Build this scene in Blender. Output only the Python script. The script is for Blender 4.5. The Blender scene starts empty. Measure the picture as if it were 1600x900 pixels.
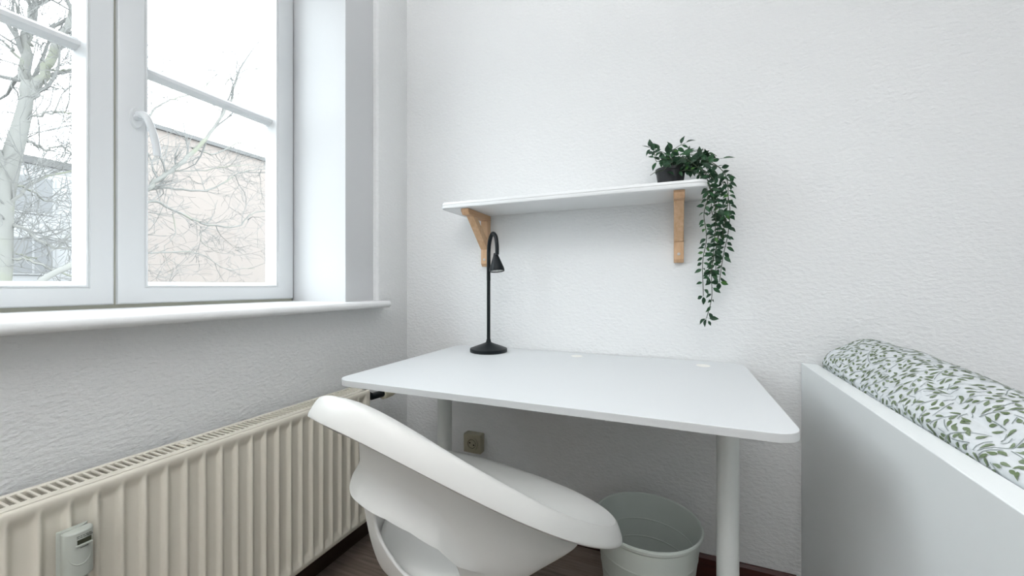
import bpy, bmesh, math, random
from mathutils import Vector, Matrix, noise
SC = bpy.context.scene
COL = SC.collection
rnd = random.Random(7)
PI = math.pi
# ------------------------------------------------------------------ camera
CAM = Vector((1.193, -1.55, 1.03)); YAW = math.radians(22.6); FPX = 613.0; HY = 446.0
cd = bpy.data.cameras.new('camera'); cam = bpy.data.objects.new('camera', cd); COL.objects.link(cam)
cam.location = CAM; cam.rotation_euler = (PI/2, 0, YAW)
cd.sensor_width = 36; cd.lens = FPX/1600*36; cd.shift_y = -4/1600; cd.clip_start = .02; cd.clip_end = 300
SC.camera = cam
# ------------------------------------------------------------------ sky, lights, exposure
w = bpy.data.worlds.new('overcast_sky'); SC.world = w; w.use_nodes = True
bg = w.node_tree.nodes['Background']
bg.inputs['Color'].default_value = (.90, .96, 1.0, 1); bg.inputs['Strength'].default_value = 3.45
SC.view_settings.view_transform = 'Standard'; SC.view_settings.look = 'None'
SC.view_settings.exposure = .94; SC.view_settings.gamma = 1; SC.view_settings.use_curve_mapping = False
def portal(y0, y1, z0, z1, x):
    l = bpy.data.lights.new('window_portal', 'AREA'); l.shape = 'RECTANGLE'; l.size = z1-z0; l.size_y = y1-y0
    l.cycles.is_portal = True
    o = bpy.data.objects.new('window_portal', l); COL.objects.link(o)
    o.location = (x, (y0+y1)/2, (z0+z1)/2); o.rotation_euler = (0, -PI/2, 0)
portal(-1.52, -.35, .96, 2.46, -.48)
def area_fill(name, loc, rot, sx, sy, watts, col=(.95, .98, 1.0)):
    l = bpy.data.lights.new(name, 'AREA'); l.shape = 'RECTANGLE'; l.size = sx; l.size_y = sy; l.energy = watts; l.color = col
    o = bpy.data.objects.new(name, l); COL.objects.link(o); o.location = loc; o.rotation_euler = rot
# added fill light, out of view behind the camera, turned up at the ceiling
area_fill('ceiling_bounce_fill', (1.15, -2.35, 1.95), (PI, 0, 0), .5, .5, 35, (.985, .99, 1))
# ------------------------------------------------------------------ helpers
def raydir(px, py):
    u = (px-800)/FPX; v = (HY-py)/FPX
    return Vector((-math.sin(YAW)+u*math.cos(YAW), math.cos(YAW)+u*math.sin(YAW), v))
def at_y(px, py, Y):
    d = raydir(px, py); return CAM + d*((Y-CAM.y)/d.y)
def at_x(px, py, X):
    d = raydir(px, py); return CAM + d*((X-CAM.x)/d.x)
def tag(o, label=None, cat=None, group=None, kind=None):
    if label: o['label'] = label
    if cat: o['category'] = cat
    if group: o['group'] = group
    if kind: o['kind'] = kind
    return o
def empty(name, loc, label=None, cat=None, group=None, kind=None):
    o = bpy.data.objects.new(name, None); COL.objects.link(o); o.location = loc; o.empty_display_size = .05
    return tag(o, label, cat, group, kind)
def link(name, me, mat=None, parent=None, smooth=None, bev=0, seg=2):
    """mesh is given in world coordinates; a parented mesh keeps its place"""
    o = bpy.data.objects.new(name, me); COL.objects.link(o)
    if mat is not None:
        for m in (mat if isinstance(mat, (list, tuple)) else [mat]): me.materials.append(m)
    if parent is not None:
        o.parent = parent
        p = parent
        inv = Matrix.Identity(4); chain = []
        while p: chain.append(p); p = p.parent
        W = Matrix.Identity(4)
        for q in reversed(chain): W = W @ q.matrix_parent_inverse @ q.matrix_basis
        o.matrix_parent_inverse = W.inverted()
    if smooth is not None:
        for p in me.polygons: p.use_smooth = True
        me.set_sharp_from_angle(angle=math.radians(smooth))
    if bev:
        b = o.modifiers.new('bevel', 'BEVEL'); b.width = bev; b.segments = seg; b.limit_method = 'ANGLE'; b.angle_limit = math.radians(30)
        b.harden_normals = False
        for p in me.polygons: p.use_smooth = True
        me.set_sharp_from_angle(angle=math.radians(35)) if smooth is None else None
    return o
class MB:
    def __init__(s): s.v = []; s.f = []; s.m = []
    def add(s, v, f, m=0):
        n = len(s.v); s.v += [tuple(p) for p in v]; s.f += [tuple(i+n for i in q) for q in f]; s.m += [m]*len(f); return s
    def box(s, x0, x1, y0, y1, z0, z1, m=0):
        v = [(x, y, z) for x in (x0, x1) for y in (y0, y1) for z in (z0, z1)]
        return s.add(v, [(0,1,3,2),(4,6,7,5),(0,4,5,1),(2,3,7,6),(0,2,6,4),(1,5,7,3)], m)
    def grid(s, rows, closed=False, m=0, flip=False):
        n = len(rows[0]); v = [p for r in rows for p in r]; f = []
        for i in range(len(rows)-1):
            for j in range(n if closed else n-1):
                k = (j+1) % n; q = (i*n+j, i*n+k, (i+1)*n+k, (i+1)*n+j)
                f.append(q[::-1] if flip else q)
        return s.add(v, f, m)
    def lathe(s, prof, c, n=48, m=0):
        rows = [[(c[0]+r*math.cos(2*PI*j/n), c[1]+r*math.sin(2*PI*j/n), c[2]+z) for j in range(n)] for r, z in prof]
        return s.grid(rows, True, m)
    def tube(s, pts, rad, n=10, m=0, cap=True):
        pts = [Vector(p) for p in pts]; rows = []; up = None
        for i, p in enumerate(pts):
            t = (pts[min(i+1, len(pts)-1)]-pts[max(i-1, 0)]).normalized()
            if up is None: up = t.orthogonal().normalized()
            up = (up - t*up.dot(t)); up = up.normalized() if up.length > 1e-6 else t.orthogonal().normalized()
            b = t.cross(up); r = rad[i] if isinstance(rad, (list, tuple)) else rad
            rows.append([p+(up*math.cos(2*PI*j/n)+b*math.sin(2*PI*j/n))*r for j in range(n)])
        base = len(s.v); s.grid(rows, True, m)
        if cap:
            k = base+(len(rows)-1)*n
            s.f += [tuple(base+j for j in range(n))[::-1], tuple(k+j for j in range(n))]; s.m += [m, m]
        return s
    def prism(s, poly, z0, z1, m=0):
        n = len(poly); v = [(x, y, z0) for x, y in poly]+[(x, y, z1) for x, y in poly]
        f = [tuple(range(n))[::-1], tuple(range(n, 2*n))]+[(i, (i+1) % n, n+(i+1) % n, n+i) for i in range(n)]
        return s.add(v, f, m)
    def extrude(s, poly, axis, a, b, m=0):
        """poly in the two other axes"""
        def P(p, t):
            return {'x': (t, p[0], p[1]), 'y': (p[0], t, p[1]), 'z': (p[0], p[1], t)}[axis]
        n = len(poly); v = [P(p, a) for p in poly]+[P(p, b) for p in poly]
        f = [tuple(range(n))[::-1], tuple(range(n, 2*n))]+[(i, (i+1) % n, n+(i+1) % n, n+i) for i in range(n)]
        return s.add(v, f, m)
    def mesh(s, name, fix=True):
        me = bpy.data.meshes.new(name); me.from_pydata(s.v, [], s.f)
        me.polygons.foreach_set('material_index', s.m)
        if fix:
            bm = bmesh.new(); bm.from_mesh(me); bmesh.ops.recalc_face_normals(bm, faces=bm.faces); bm.to_mesh(me); bm.free()
        me.update(); return me
def part(name, mb, mat, parent=None, smooth=None, bev=0, seg=2, **k):
    return tag(link(name, mb.mesh(name), mat, parent, smooth, bev, seg), **k)
def catmull(pts, n=8):
    P = [Vector(p) for p in pts]; P = [P[0]*2-P[1]]+P+[P[-1]*2-P[-2]]; out = []
    for i in range(1, len(P)-2):
        for k in range(n):
            t = k/n; a, b, c, d = P[i-1:i+3]
            out.append(.5*((2*b)+(c-a)*t+(2*a-5*b+4*c-d)*t*t+(3*b-a-3*c+d)*t*t*t))
    out.append(P[-2]); return out
# ------------------------------------------------------------------ materials
def mat(name, col, rough=.5, spec=.5, metal=0, bump=None, var=None, coat=0, trans=0, sss=0):
    m = bpy.data.materials.new(name); m.use_nodes = True; nt = m.node_tree; b = nt.nodes['Principled BSDF']
    b.inputs['Base Color'].default_value = (*col, 1); b.inputs['Roughness'].default_value = rough
    b.inputs['Specular IOR Level'].default_value = spec; b.inputs['Metallic'].default_value = metal
    b.inputs['Coat Weight'].default_value = coat
    tc = nt.nodes.new('ShaderNodeTexCoord')
    def nz(scale, stretch, detail=3, rough_=.5):
        mp = nt.nodes.new('ShaderNodeMapping'); mp.inputs['Scale'].default_value = stretch
        nt.links.new(tc.outputs['Object'], mp.inputs['Vector'])
        t = nt.nodes.new('ShaderNodeTexNoise'); t.inputs['Scale'].default_value = scale; t.inputs['Detail'].default_value = detail
        t.inputs['Roughness'].default_value = rough_
        nt.links.new(mp.outputs['Vector'], t.inputs['Vector']); return t
    if var:
        col2, scale, stretch, lo, hi = var
        t = nz(scale, stretch, 5)
        r = nt.nodes.new('ShaderNodeMapRange'); r.inputs['From Min'].default_value = lo; r.inputs['From Max'].default_value = hi
        nt.links.new(t.outputs['Fac'], r.inputs['Value'])
        mx = nt.nodes.new('ShaderNodeMix'); mx.data_type = 'RGBA'
        mx.inputs['A'].default_value = (*col, 1); mx.inputs['B'].default_value = (*col2, 1)
        nt.links.new(r.outputs['Result'], mx.inputs['Factor']); nt.links.new(mx.outputs['Result'], b.inputs['Base Color'])
    if bump:
        strength, dist, layers = bump; prev = None
        for scale, stretch, amt, lo, hi in layers:
            t = nz(scale, stretch, 4)
            r = nt.nodes.new('ShaderNodeMapRange'); r.inputs['From Min'].default_value = lo; r.inputs['From Max'].default_value = hi; r.inputs['To Max'].default_value = amt
            nt.links.new(t.outputs['Fac'], r.inputs['Value'])
            if prev is None: prev = r.outputs['Result']
            else:
                a = nt.nodes.new('ShaderNodeMath'); a.operation = 'ADD'; nt.links.new(prev, a.inputs[0]); nt.links.new(r.outputs['Result'], a.inputs[1]); prev = a.outputs[0]
        bp = nt.nodes.new('ShaderNodeBump'); bp.inputs['Strength'].default_value = strength; bp.inputs['Distance'].default_value = dist
        nt.links.new(prev, bp.inputs['Height']); nt.links.new(bp.outputs['Normal'], b.inputs['Normal'])
    return m
M = {}
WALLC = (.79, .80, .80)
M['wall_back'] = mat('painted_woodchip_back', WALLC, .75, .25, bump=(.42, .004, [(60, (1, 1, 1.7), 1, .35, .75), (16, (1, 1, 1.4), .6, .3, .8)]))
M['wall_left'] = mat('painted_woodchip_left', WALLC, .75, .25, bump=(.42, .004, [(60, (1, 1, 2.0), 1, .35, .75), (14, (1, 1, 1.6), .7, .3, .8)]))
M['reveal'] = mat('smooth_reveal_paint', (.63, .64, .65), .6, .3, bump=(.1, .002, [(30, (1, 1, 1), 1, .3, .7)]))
M['ceiling'] = mat('ceiling_paint', (.85, .85, .85), .85, .2)
M['frame'] = mat('white_window_lacquer', (.73, .75, .76), .3, .5)
M['seal'] = mat('beige_rubber_seal', (.50, .50, .42), .7, .3)
M['sill'] = mat('white_sill_board', (.86, .87, .87), .35, .5, var=((.82, .83, .83), 4, (1, 1, 1), .4, .7))
M['radiator'] = mat('cream_radiator_enamel', (.80, .76, .66), .36, .5, var=((.76, .72, .62), 5, (1, 1, 1), .35, .7))
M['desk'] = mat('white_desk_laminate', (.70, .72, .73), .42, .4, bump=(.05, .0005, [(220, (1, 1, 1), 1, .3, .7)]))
M['desk_edge_shade'] = mat('shaded_white_desk_edge', (.60, .61, .61), .4, .4)  # same white board; shade on the edge is put into this darker colour
M['white_metal'] = mat('white_powder_coat', (.72, .75, .73), .4, .45)
M['cap'] = mat('warm_white_plug', (.86, .85, .80), .35, .5)
M['chair'] = mat('white_chair_plastic', (.70, .70, .675), .38, .45, bump=(.04, .0004, [(400, (1, 1, 1), 1, .3, .7)]))
M['grey_plastic'] = mat('dark_grey_plastic', (.04, .04, .045), .5, .5)
M['shelf'] = mat('white_shelf_laminate', (.78, .79, .79), .35, .45)
M['black'] = mat('black_lamp_lacquer', (.006, .009, .011), .38, .25)
M['lens'] = mat('frosted_lamp_lens', (.55, .57, .55), .35, .5)
M['dot'] = mat('led_dot', (.85, .86, .80), .3, .5)
M['wood'] = mat('aspen_wood', (.56, .35, .20), .5, .35, var=((.68, .46, .29), 14, (6, 6, .8), .35, .7))
M['wood_h'] = mat('aspen_wood_lengthwise', (.50, .30, .17), .5, .35, var=((.62, .40, .24), 14, (6, .8, 6), .35, .7))
M['steel'] = mat('zinc_screw', (.55, .53, .50), .4, .5, metal=.3)
M['pot'] = mat('black_plastic_pot', (.015, .016, .018), .5, .4)
M['stem'] = mat('grey_green_vine_stem', (.05, .07, .04), .6, .3)
M['leaf1'] = mat('dark_green_leaf', (.006, .034, .013), .42, .35, var=((.012, .055, .02), 60, (1, 1, 1), .4, .7))
M['leaf2'] = mat('mid_green_leaf', (.018, .080, .024), .42, .35, var=((.010, .050, .02), 60, (1, 1, 1), .4, .7))
M['leaf3'] = mat('bright_green_leaf', (.055, .16, .022), .42, .35, var=((.02, .08, .026), 50, (1, 1, 1), .45, .6))
M['bin'] = mat('pale_grey_green_bin', (.60, .65, .61), .45, .4)
M['socket'] = mat('beige_socket', (.42, .39, .29), .4, .45)
M['socket_dark'] = mat('socket_pin_hole', (.02, .018, .012), .6, .3)
M['meter'] = mat('grey_meter_plastic', (.50, .53, .48), .45, .4)
M['lcd'] = mat('dark_lcd', (.05, .055, .035), .2, .5)
M['ink'] = mat('grey_ink', (.16, .17, .15), .6, .3)
M['valve'] = mat('beige_valve_plastic', (.60, .57, .44), .45, .4)
M['bed'] = mat('white_bed_board', (.83, .86, .86), .45, .35)
M['bed_edge'] = mat('white_bed_board_edge', (.67, .69, .69), .45, .35)
M['sheet'] = mat('white_mattress_fabric', (.8, .8, .8), .9, .1)
M['duvet'] = mat('white_cotton', (.66, .69, .705), .9, .15, bump=(.25, .002, [(60, (1, 1, 1), .4, .3, .7), (9, (1, 1, 1), 1.5, .3, .7)]))
M['print'] = mat('sage_leaf_print', (.15, .20, .105), .9, .1, var=((.21, .26, .17), 30, (1, 1, 1), .4, .6))
M['print2'] = mat('grey_vine_print', (.25, .29, .28), .9, .1)
M['baseboard'] = mat('dark_red_brown_skirting', (.075, .018, .014), .4, .45, var=((.05, .012, .01), 9, (1, 1, 8), .3, .7))
M['baseboard_l'] = mat('dark_brown_skirting', (.035, .018, .013), .45, .4)
M['void'] = mat('dark_underlay', (.03, .025, .02), .9, .1)
for i, (a, b) in enumerate([((.20, .15, .12), (.33, .26, .21)), ((.23, .175, .14), (.37, .295, .245)), ((.17, .13, .105), (.29, .23, .19))]):
    M['plank%d' % i] = mat('grey_brown_laminate_%d' % i, a, .45, .4, var=(b, 9, (.7, 9, 1), .35, .7), bump=(.15, .001, [(30, (.5, 12, 1), 1, .3, .7)]))
M['bark'] = mat('pale_lichen_bark', (.18, .18, .17), .9, .1, var=((.18, .187, .15), 1.5, (1, 1, 1), .5, .62))
M['twig'] = mat('grey_twig', (.155, .155, .15), .9, .1)
M['peach'] = mat('pale_peach_render', (.235, .207, .190), .9, .1, var=((.225, .200, .186), .5, (1, 1, 1), .4, .7))
M['facade'] = mat('white_render', (.33, .335, .34), .9, .1)
M['roofgrey'] = mat('grey_parapet', (.12, .12, .12), .8, .2)
M['farglass'] = mat('far_window_glass', (.20, .205, .21), .9, .05)
M['ground'] = mat('pale_yard', (.12, .12, .115), .95, .1)
# thin clear glass: lets the light straight through, mirrors a little
g = bpy.data.materials.new('clear_pane'); g.use_nodes = True; nt = g.node_tree; nt.nodes.clear()
o_ = nt.nodes.new('ShaderNodeOutputMaterial'); tr = nt.nodes.new('ShaderNodeBsdfTransparent'); gl = nt.nodes.new('ShaderNodeBsdfGlossy'); mx = nt.nodes.new('ShaderNodeMixShader')
lw = nt.nodes.new('ShaderNodeLayerWeight'); pw_ = nt.nodes.new('ShaderNodeMath'); pw_.operation = 'POWER'; pw_.inputs[1].default_value = 5
fr = nt.nodes.new('ShaderNodeMapRange'); fr.inputs['To Min'].default_value = .025; fr.inputs['To Max'].default_value = .9
nt.links.new(lw.outputs['Facing'], pw_.inputs[0]); nt.links.new(pw_.outputs[0], fr.inputs['Value'])
gl.inputs['Roughness'].default_value = .02
tr.inputs['Color'].default_value = (.97, .985, .985, 1)
nt.links.new(fr.outputs[0], mx.inputs[0]); nt.links.new(tr.outputs[0], mx.inputs[1]); nt.links.new(gl.outputs[0], mx.inputs[2]); nt.links.new(mx.outputs[0], o_.inputs[0])
M['glass'] = g
gs = mat('white_shade_glass', (.9, .9, .88), .3, .5)
# ------------------------------------------------------------------ room shell
RX, RY, RZ = 3.1, -3.6, 2.75
OPEN = [(-1.67, -.202)]           # the window opening in the left wall
IN = .155; OZ0, OZ1 = .937, 2.50
part('floor', MB().box(-.45, RX+.1, RY-.1, .15, -.12, -.012), M['void'], kind='structure')
FLOOR = bpy.data.objects['floor']
PW, PL = .19, 1.285
pm = {}
r = 0; y = .0
while y > RY:
    off = [0, .43, .86, .21, .64, 1.05][r % 6]; x = -off
    while x < RX:
        x0, x1 = max(x, 0)+.0004, min(x+PL, RX)-.0004
        if x1-x0 > .02:
            y1, y0 = y-.0004, max(y-PW, RY)+.0004
            part('plank', MB().box(x0, x1, y0, y1, -.012, 0), M['plank%d' % rnd.randrange(3)], FLOOR)
        x += PL
    y -= PW; r += 1
part('ceiling', MB().box(-.45, RX+.1, RY-.1, .15, RZ, RZ+.12), M['ceiling'], kind='structure')
part('wall_back', MB().box(-.45, RX+.1, 0, .15, 0, RZ), M['wall_back'], kind='structure')
part('wall_right', MB().box(RX, RX+.1, RY, 0, 0, RZ), M['wall_back'], kind='structure')
part('wall_front', MB().box(-.45, RX+.1, RY-.1, RY, 0, RZ), M['wall_back'], kind='structure')
# left wall: outer leaf with narrow openings, inner leaf with wider ones
wl = MB()
ys = [RY, OPEN[0][0], OPEN[0][1], 0]
for i in (0, 2):
    a, b = ys[i], ys[i+1]
    # rounded arris at the openings
    R_ = .012; poly = [(-.025, a), (-.025, b)]
    top = []
    if b == OPEN[0][0]: top += [(-R_+R_*math.sin(t), b-R_+R_*math.cos(t)) for t in [k*PI/8 for k in range(5)]]
    else: top += [(0, b)]
    if a == OPEN[0][1]: top += [(-R_+R_*math.cos(t), a+R_-R_*math.sin(t)) for t in [k*PI/8 for k in range(5)]]
    else: top += [(0, a)]
    wl.prism(poly+top, OZ0, OZ1)
wl.box(-.025, 0, RY, 0, 0, OZ0); wl.box(-.025, 0, RY, 0, OZ1, RZ)
WL = part('wall_left', wl, M['wall_left'], smooth=40, kind='structure')
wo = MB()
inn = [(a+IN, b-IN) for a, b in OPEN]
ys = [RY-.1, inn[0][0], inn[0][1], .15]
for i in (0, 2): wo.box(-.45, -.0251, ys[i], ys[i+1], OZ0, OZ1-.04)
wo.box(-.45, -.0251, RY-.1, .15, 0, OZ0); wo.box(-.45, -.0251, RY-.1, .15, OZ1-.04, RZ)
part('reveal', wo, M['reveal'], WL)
part('baseboard_back', MB().extrude([(-.016, 0), (0, 0), (0, .078), (-.008, .078), (-.016, .070)], 'x', .0, 1.56), M['baseboard'], smooth=30, kind='structure')
part('baseboard_left', MB().extrude([(.0, 0), (.016, 0), (.016, .066), (.010, .072), (0, .072)], 'y', -3.6, -.017), M['baseboard_l'], smooth=30, kind='structure')
part('baseboard_right', MB().box(RX-.016, RX, RY, 0, 0, .075), M['baseboard'], kind='structure')
# ------------------------------------------------------------------ windows
def ring(mb, y0, y1, z0, z1, prof, ins=(0, 0, 0, 0), m=0, open_=False):
    """prof: (inset, x); ins: extra inset fraction at y0 side, y1 side, z0, z1"""
    rows = []
    P = prof if open_ else prof+[prof[0]]
    for d, x in P:
        k = min(d/.068, 1)
        rows.append([(x, y0+d+ins[0]*k, z0+d+ins[2]*k), (x, y1-d-ins[1]*k, z0+d+ins[2]*k), (x, y1-d-ins[1]*k, z1-d-ins[3]*k), (x, y0+d+ins[0]*k, z1-d-ins[3]*k)])
    mb.grid(rows, True, m)
FX = -.312
def window(idx, ya, yb):
    W = empty('window_%d' % idx, (FX-.04, (ya+yb)/2, .964), kind='structure')
    mb = MB(); ring(mb, ya, yb, .938, 2.46, [(0, FX-.02), (.035, FX-.02), (.035, FX-.012), (.045, FX-.012), (.045, FX-.10), (0, FX-.10)], (-.0, 0, -.018, 0))
    part('window_frame', mb, M['frame'], W, smooth=30)
    mid = ya+(yb-ya)*.4985
    mb = MB().box(FX-.09, FX-.0145, mid-.022, mid+.022, .96, 2.44)
    mb.box(FX-.0144, FX-.0115, ya+.004, yb-.004, .964, .978)
    mb.box(FX-.0140, FX-.0105, mid-.010, mid+.010, .972, 2.44)
    part('rubber_seal', mb, M['seal'], W)
    for s, (y0, y1, ins) in enumerate([(ya+.006, mid-.003, (0, -.014, -.017, 0)), (mid+.003, yb-.004, (0, .004, -.017, 0))]):
        z0, z1 = .974, 2.445
        S = MB(); ring(S, y0, y1, z0, z1, [(0, FX-.010), (.002, FX-.002), (.006, FX), (.060, FX), (.064, FX-.001), (.066, FX-.004), (.068, FX-.004), (.070, FX-.001), (.073, FX-.003), (.082, FX-.036), (.084, FX-.040), (.084, FX-.052), (.068, FX-.056), (.064, FX-.066), (0, FX-.066)], ins)
        sash = part('sash', S, M['frame'], W, smooth=28)
        gy0, gy1, gz0, gz1 = y0+.083+ins[0], y1-.083-ins[1], z0+.083+ins[2], z1-.083
        mz = [1.7015]
        lims = [gz0]+mz+[gz1]
        for k in range(2):
            a = lims[k]+(0 if k == 0 else .004); b = lims[k+1]-(0 if k == 1 else .004)
            part('glass_pane', MB().box(FX-.047, FX-.043, gy0, gy1, a, b), M['glass'], sash)
        for z in mz:
            prof = [(FX-.045, z-.0165), (FX-.032, z-.0165), (FX-.026, z-.009), (FX-.020, z-.006), (FX-.020, z+.006), (FX-.026, z+.009), (FX-.032, z+.0165), (FX-.045, z+.0165), (FX-.060, z+.010), (FX-.060, z-.010)]
            part('glazing_bar', MB().extrude(prof, 'y', gy0-.012, gy1+.012), M['frame'], sash, smooth=25)
        if s == 1:
            hy, hz = CAM.y+.657, 1.535
            H = MB()
            n = 28
            rows = [[(FX+x, hy+ry*math.cos(2*PI*j/n), hz+rz*math.sin(2*PI*j/n)) for j in range(n)] for ry, rz, x in [(.0155, .031, -.001), (.0155, .031, .006), (.0135, .029, .009), (.0005, .0005, .009)]]
            H.grid(rows, True)
            part('handle_rosette', H, M['frame'], sash, smooth=40)
            H = MB().tube([(FX+.008, hy, hz), (FX+.030, hy, hz)], .0095, 16)
            path = catmull([(FX+.026, hy-.004, hz+.004), (FX+.044, hy, hz+.003), (FX+.054, hy+.006, hz-.012), (FX+.055, hy+.017, hz-.045), (FX+.054, hy+.026, hz-.085), (FX+.053, hy+.029, hz-.112)], 6)
            H.tube(path, [.010]*4+[.0098]*(len(path)-4), 14)
            part('window_handle', H, M['frame'], sash, smooth=50)
    return W
window(1, inn[0][0], inn[0][1])
# sill boards: inside part sits between the jambs, nose spans the opening
def sill2(idx, a, b, ia, ib):
    x1, zt, zb = .070, .964, .937
    outer = [(-.025, zb)]+[(-.025, zt)]+[(x1-.0135+.0135*math.sin(t), zt-.0135+.0135*math.cos(t)) for t in [k*PI/8 for k in range(9)]]
    mb = MB().extrude(outer, 'y', a, b)
    mb.box(FX-.02, -.025, ia, ib, zb, zt)
    part('trim_%d' % idx, mb, M['sill'], smooth=35, kind='structure')
sill2(1, OPEN[0][0]-.004, OPEN[0][1]+.004, inn[0][0], inn[0][1])
# ------------------------------------------------------------------ outside
part('ground', MB().box(-70, -.46, -45, 60, -3.7, -3.5), M['ground'], kind='structure')
def building(label, X, y0, y1, ztop, m, wins, parapet=.35, depth=8):
    B = empty('apartment_building', (X-depth/2, (y0+y1)/2, -3.5), label, 'building')
    part('wall', MB().box(X-depth, X, y0, y1, -3.5, ztop), m, B)
    if parapet:
        part('parapet', MB().box(X-depth-.1, X+.12, y0-.12, y1+.12, ztop, ztop+parapet), M['roofgrey'], B)
    for (wy, wz, ww, wh) in wins:
        fr_ = part('window', MB().box(X, X+.08, wy-ww/2-.08, wy+ww/2+.08, wz-.08, wz+wh+.08), M['facade'], B)
        part('pane', MB().box(X+.08, X+.10, wy-ww/2, wy-.04, wz, wz+wh).box(X+.08, X+.10, wy+.04, wy+ww/2, wz, wz+wh), M['farglass'], fr_)
    return B
p = at_x(262, 207, -15.0)
building('pale peach rendered building filling the right-hand window sash', -15.0, at_x(196, 300, -15).y, 26, p.z, M['peach'], [], .14, 1.2)
building('far white rendered building behind the tree in the left window sash', -26.0, -14, at_x(150, 300, -26).y, at_x(60, 258, -26).z, M['facade'],
         [(y_, z, 1.2, 1.6) for y_ in (-9.6, -6.9, -4.2, -1.5, 1.2, 3.9, 6.6) for z in (-1.4, 1.6, 4.4)])
def branches(mb, start, d, L, r, depth, rr, spread=.6, up=.12, nseg=5):
    pts = [Vector(start)]; rad = [r]; d = Vector(d).normalized()
    for i in range(nseg):
        d = (d+Vector((rr.gauss(0, .16), rr.gauss(0, .2), rr.gauss(0, .16)+up*.3))).normalized()
        pts.append(pts[-1]+d*L/nseg); rad.append(max(r*(1-.75*(i+1)/nseg), .0032))
    mb.tube(pts, rad, 5 if r > .02 else 3, cap=False)
    if depth > 0:
        for k in range(rr.randint(3, 5)):
            i = rr.randint(1, nseg); t = pts[i]-pts[i-1]
            side = Vector((rr.gauss(0, .6), rr.gauss(0, 1), rr.gauss(0, .9))).normalized()
            branches(mb, pts[i], t.normalized()+side*spread*1.5, L*rr.uniform(.4, .7), max(rad[i]*.62, .0035), depth-1, rr, spread, up, nseg)
def tree(label, trunk_px, X, r0, limbs, seed, tw):
    rr = random.Random(seed)
    pts = [at_x(px, py, X) for px, py in trunk_px]
    T = empty('bare_tree', (pts[0].x, pts[0].y, -3.5), label, 'tree')
    base = [Vector((pts[0].x, pts[0].y-.2, -3.5))]+pts
    path = catmull(base, 6); n = len(path)
    part('trunk', MB().tube(path, [r0*(1.25-.85*i/n) for i in range(n)], 12), M['bark'], T, smooth=60)
    tw_ = MB()
    for lp, lr, dx in limbs:
        P = [at_x(px, py, X) for px, py in lp]
        for i, q in enumerate(P): q.x += dx*i/len(P)
        path = catmull(P, 5)
        path = [q+Vector((rr.gauss(0, .02), rr.gauss(0, .012), rr.gauss(0, .012))) for q in path]; k = len(path)
        part('branch', MB().tube(path, [max(lr*(1-.7*i/k), .006) for i in range(k)], 6, cap=False), M['bark'], T, smooth=60)
        for i in range(1, k, 2):
            if rr.random() < .75*tw:
                t = (path[i]-path[i-1]).normalized()
                branches(tw_, path[i], t+Vector((rr.gauss(0, .5), rr.gauss(0, .6), rr.gauss(.1, .8))), rr.uniform(.5, 1.3), lr*.4, 2, rr)
    part('twigs', tw_, M['twig'], T, kind='stuff')
    return T
tree('bare grey-barked tree with lichen, seen in the left window sash',
     [(-30, 560), (-6, 430), (0, 330), (14, 262), (34, 190), (44, 140)], -6.2, .125,
     [([(40, 150), (46, 110), (52, 60), (66, 20), (74, -60), (70, -160)], .070, -.5),
      ([(42, 150), (66, 118), (78, 80), (92, 40), (104, 0), (112, -90)], .060, .5),
      ([(0, 330), (30, 300), (60, 278), (110, 268)], .022, .6),
      ([(2, 345), (36, 362), (70, 388), (112, 382)], .026, .5),
      ([(0, 300), (36, 288), (70, 300), (116, 316)], .020, -.6),
      ([(24, 215), (60, 222), (90, 232), (116, 222), (150, 236)], .020, -.7),
      ([(30, 195), (60, 180), (90, 182), (118, 178)], .018, .6),
      ([(40, 150), (64, 116), (90, 112), (118, 108)], .016, .3),
      ([(-8, 420), (30, 402), (60, 418), (112, 436), (150, 440)], .020, .5),
      ([(-30, 370), (0, 372), (40, 396), (80, 402)], .016, -.5),
      ([(10, 262), (-20, 210), (-60, 180)], .03, 0),
      ([(44, 130), (20, 90), (0, 78), (-40, 60)], .020, .4),
      ([(50, 70), (30, 40), (8, 0), (-10, -60)], .020, .4),
      ([(0, 320), (-40, 290), (-90, 280)], .03, 0)], 3, 1.25)
tree('pale bare tree whose branches spread across the right window sash',
     [(196, 640), (200, 480), (204, 380), (206, 310), (200, 180), (204, 60), (198, -120)], -8.6, .105,
     [([(206, 312), (232, 290), (262, 268), (300, 232), (326, 196), (345, 160), (352, 120)], .055, .5),
      ([(204, 330), (232, 298), (270, 292), (330, 298), (372, 276), (410, 262), (440, 262)], .030, -.5),
      ([(204, 350), (232, 316), (270, 330), (308, 350), (362, 354), (384, 334), (425, 330)], .030, .4),
      ([(204, 400), (232, 396), (300, 396), (340, 420), (380, 420)], .020, .5),
      ([(206, 260), (232, 178), (256, 160), (290, 150), (320, 120)], .024, .6),
      ([(300, 232), (340, 240), (380, 222), (420, 232), (450, 240)], .018, -.5),
      ([(262, 268), (300, 268), (340, 262), (390, 262), (420, 280)], .016, .6),
      ([(330, 350), (310, 370), (330, 392), (370, 400)], .012, .2),
      ([(345, 165), (372, 150), (395, 130), (425, 140)], .014, -.6),
      ([(350, 130), (380, 112), (410, 104), (440, 80)], .013, .4),
      ([(270, 330), (272, 362), (254, 392), (262, 430)], .011, .2),
      ([(204, 250), (170, 230), (130, 240), (90, 226)], .024, .4),
      ([(202, 360), (160, 370), (120, 360), (70, 392)], .024, .4)], 11, 1.0)
part('bare_branch', MB().tube(catmull([at_x(px, py, -4.5) for px, py in [(52, 452), (66, 438), (88, 425), (112, 414), (160, 380)]], 5), .028, 8), M['bark'], smooth=60,
     label='thick mossy bough at the bottom corner of the left window sash', cat='branch')
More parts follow.
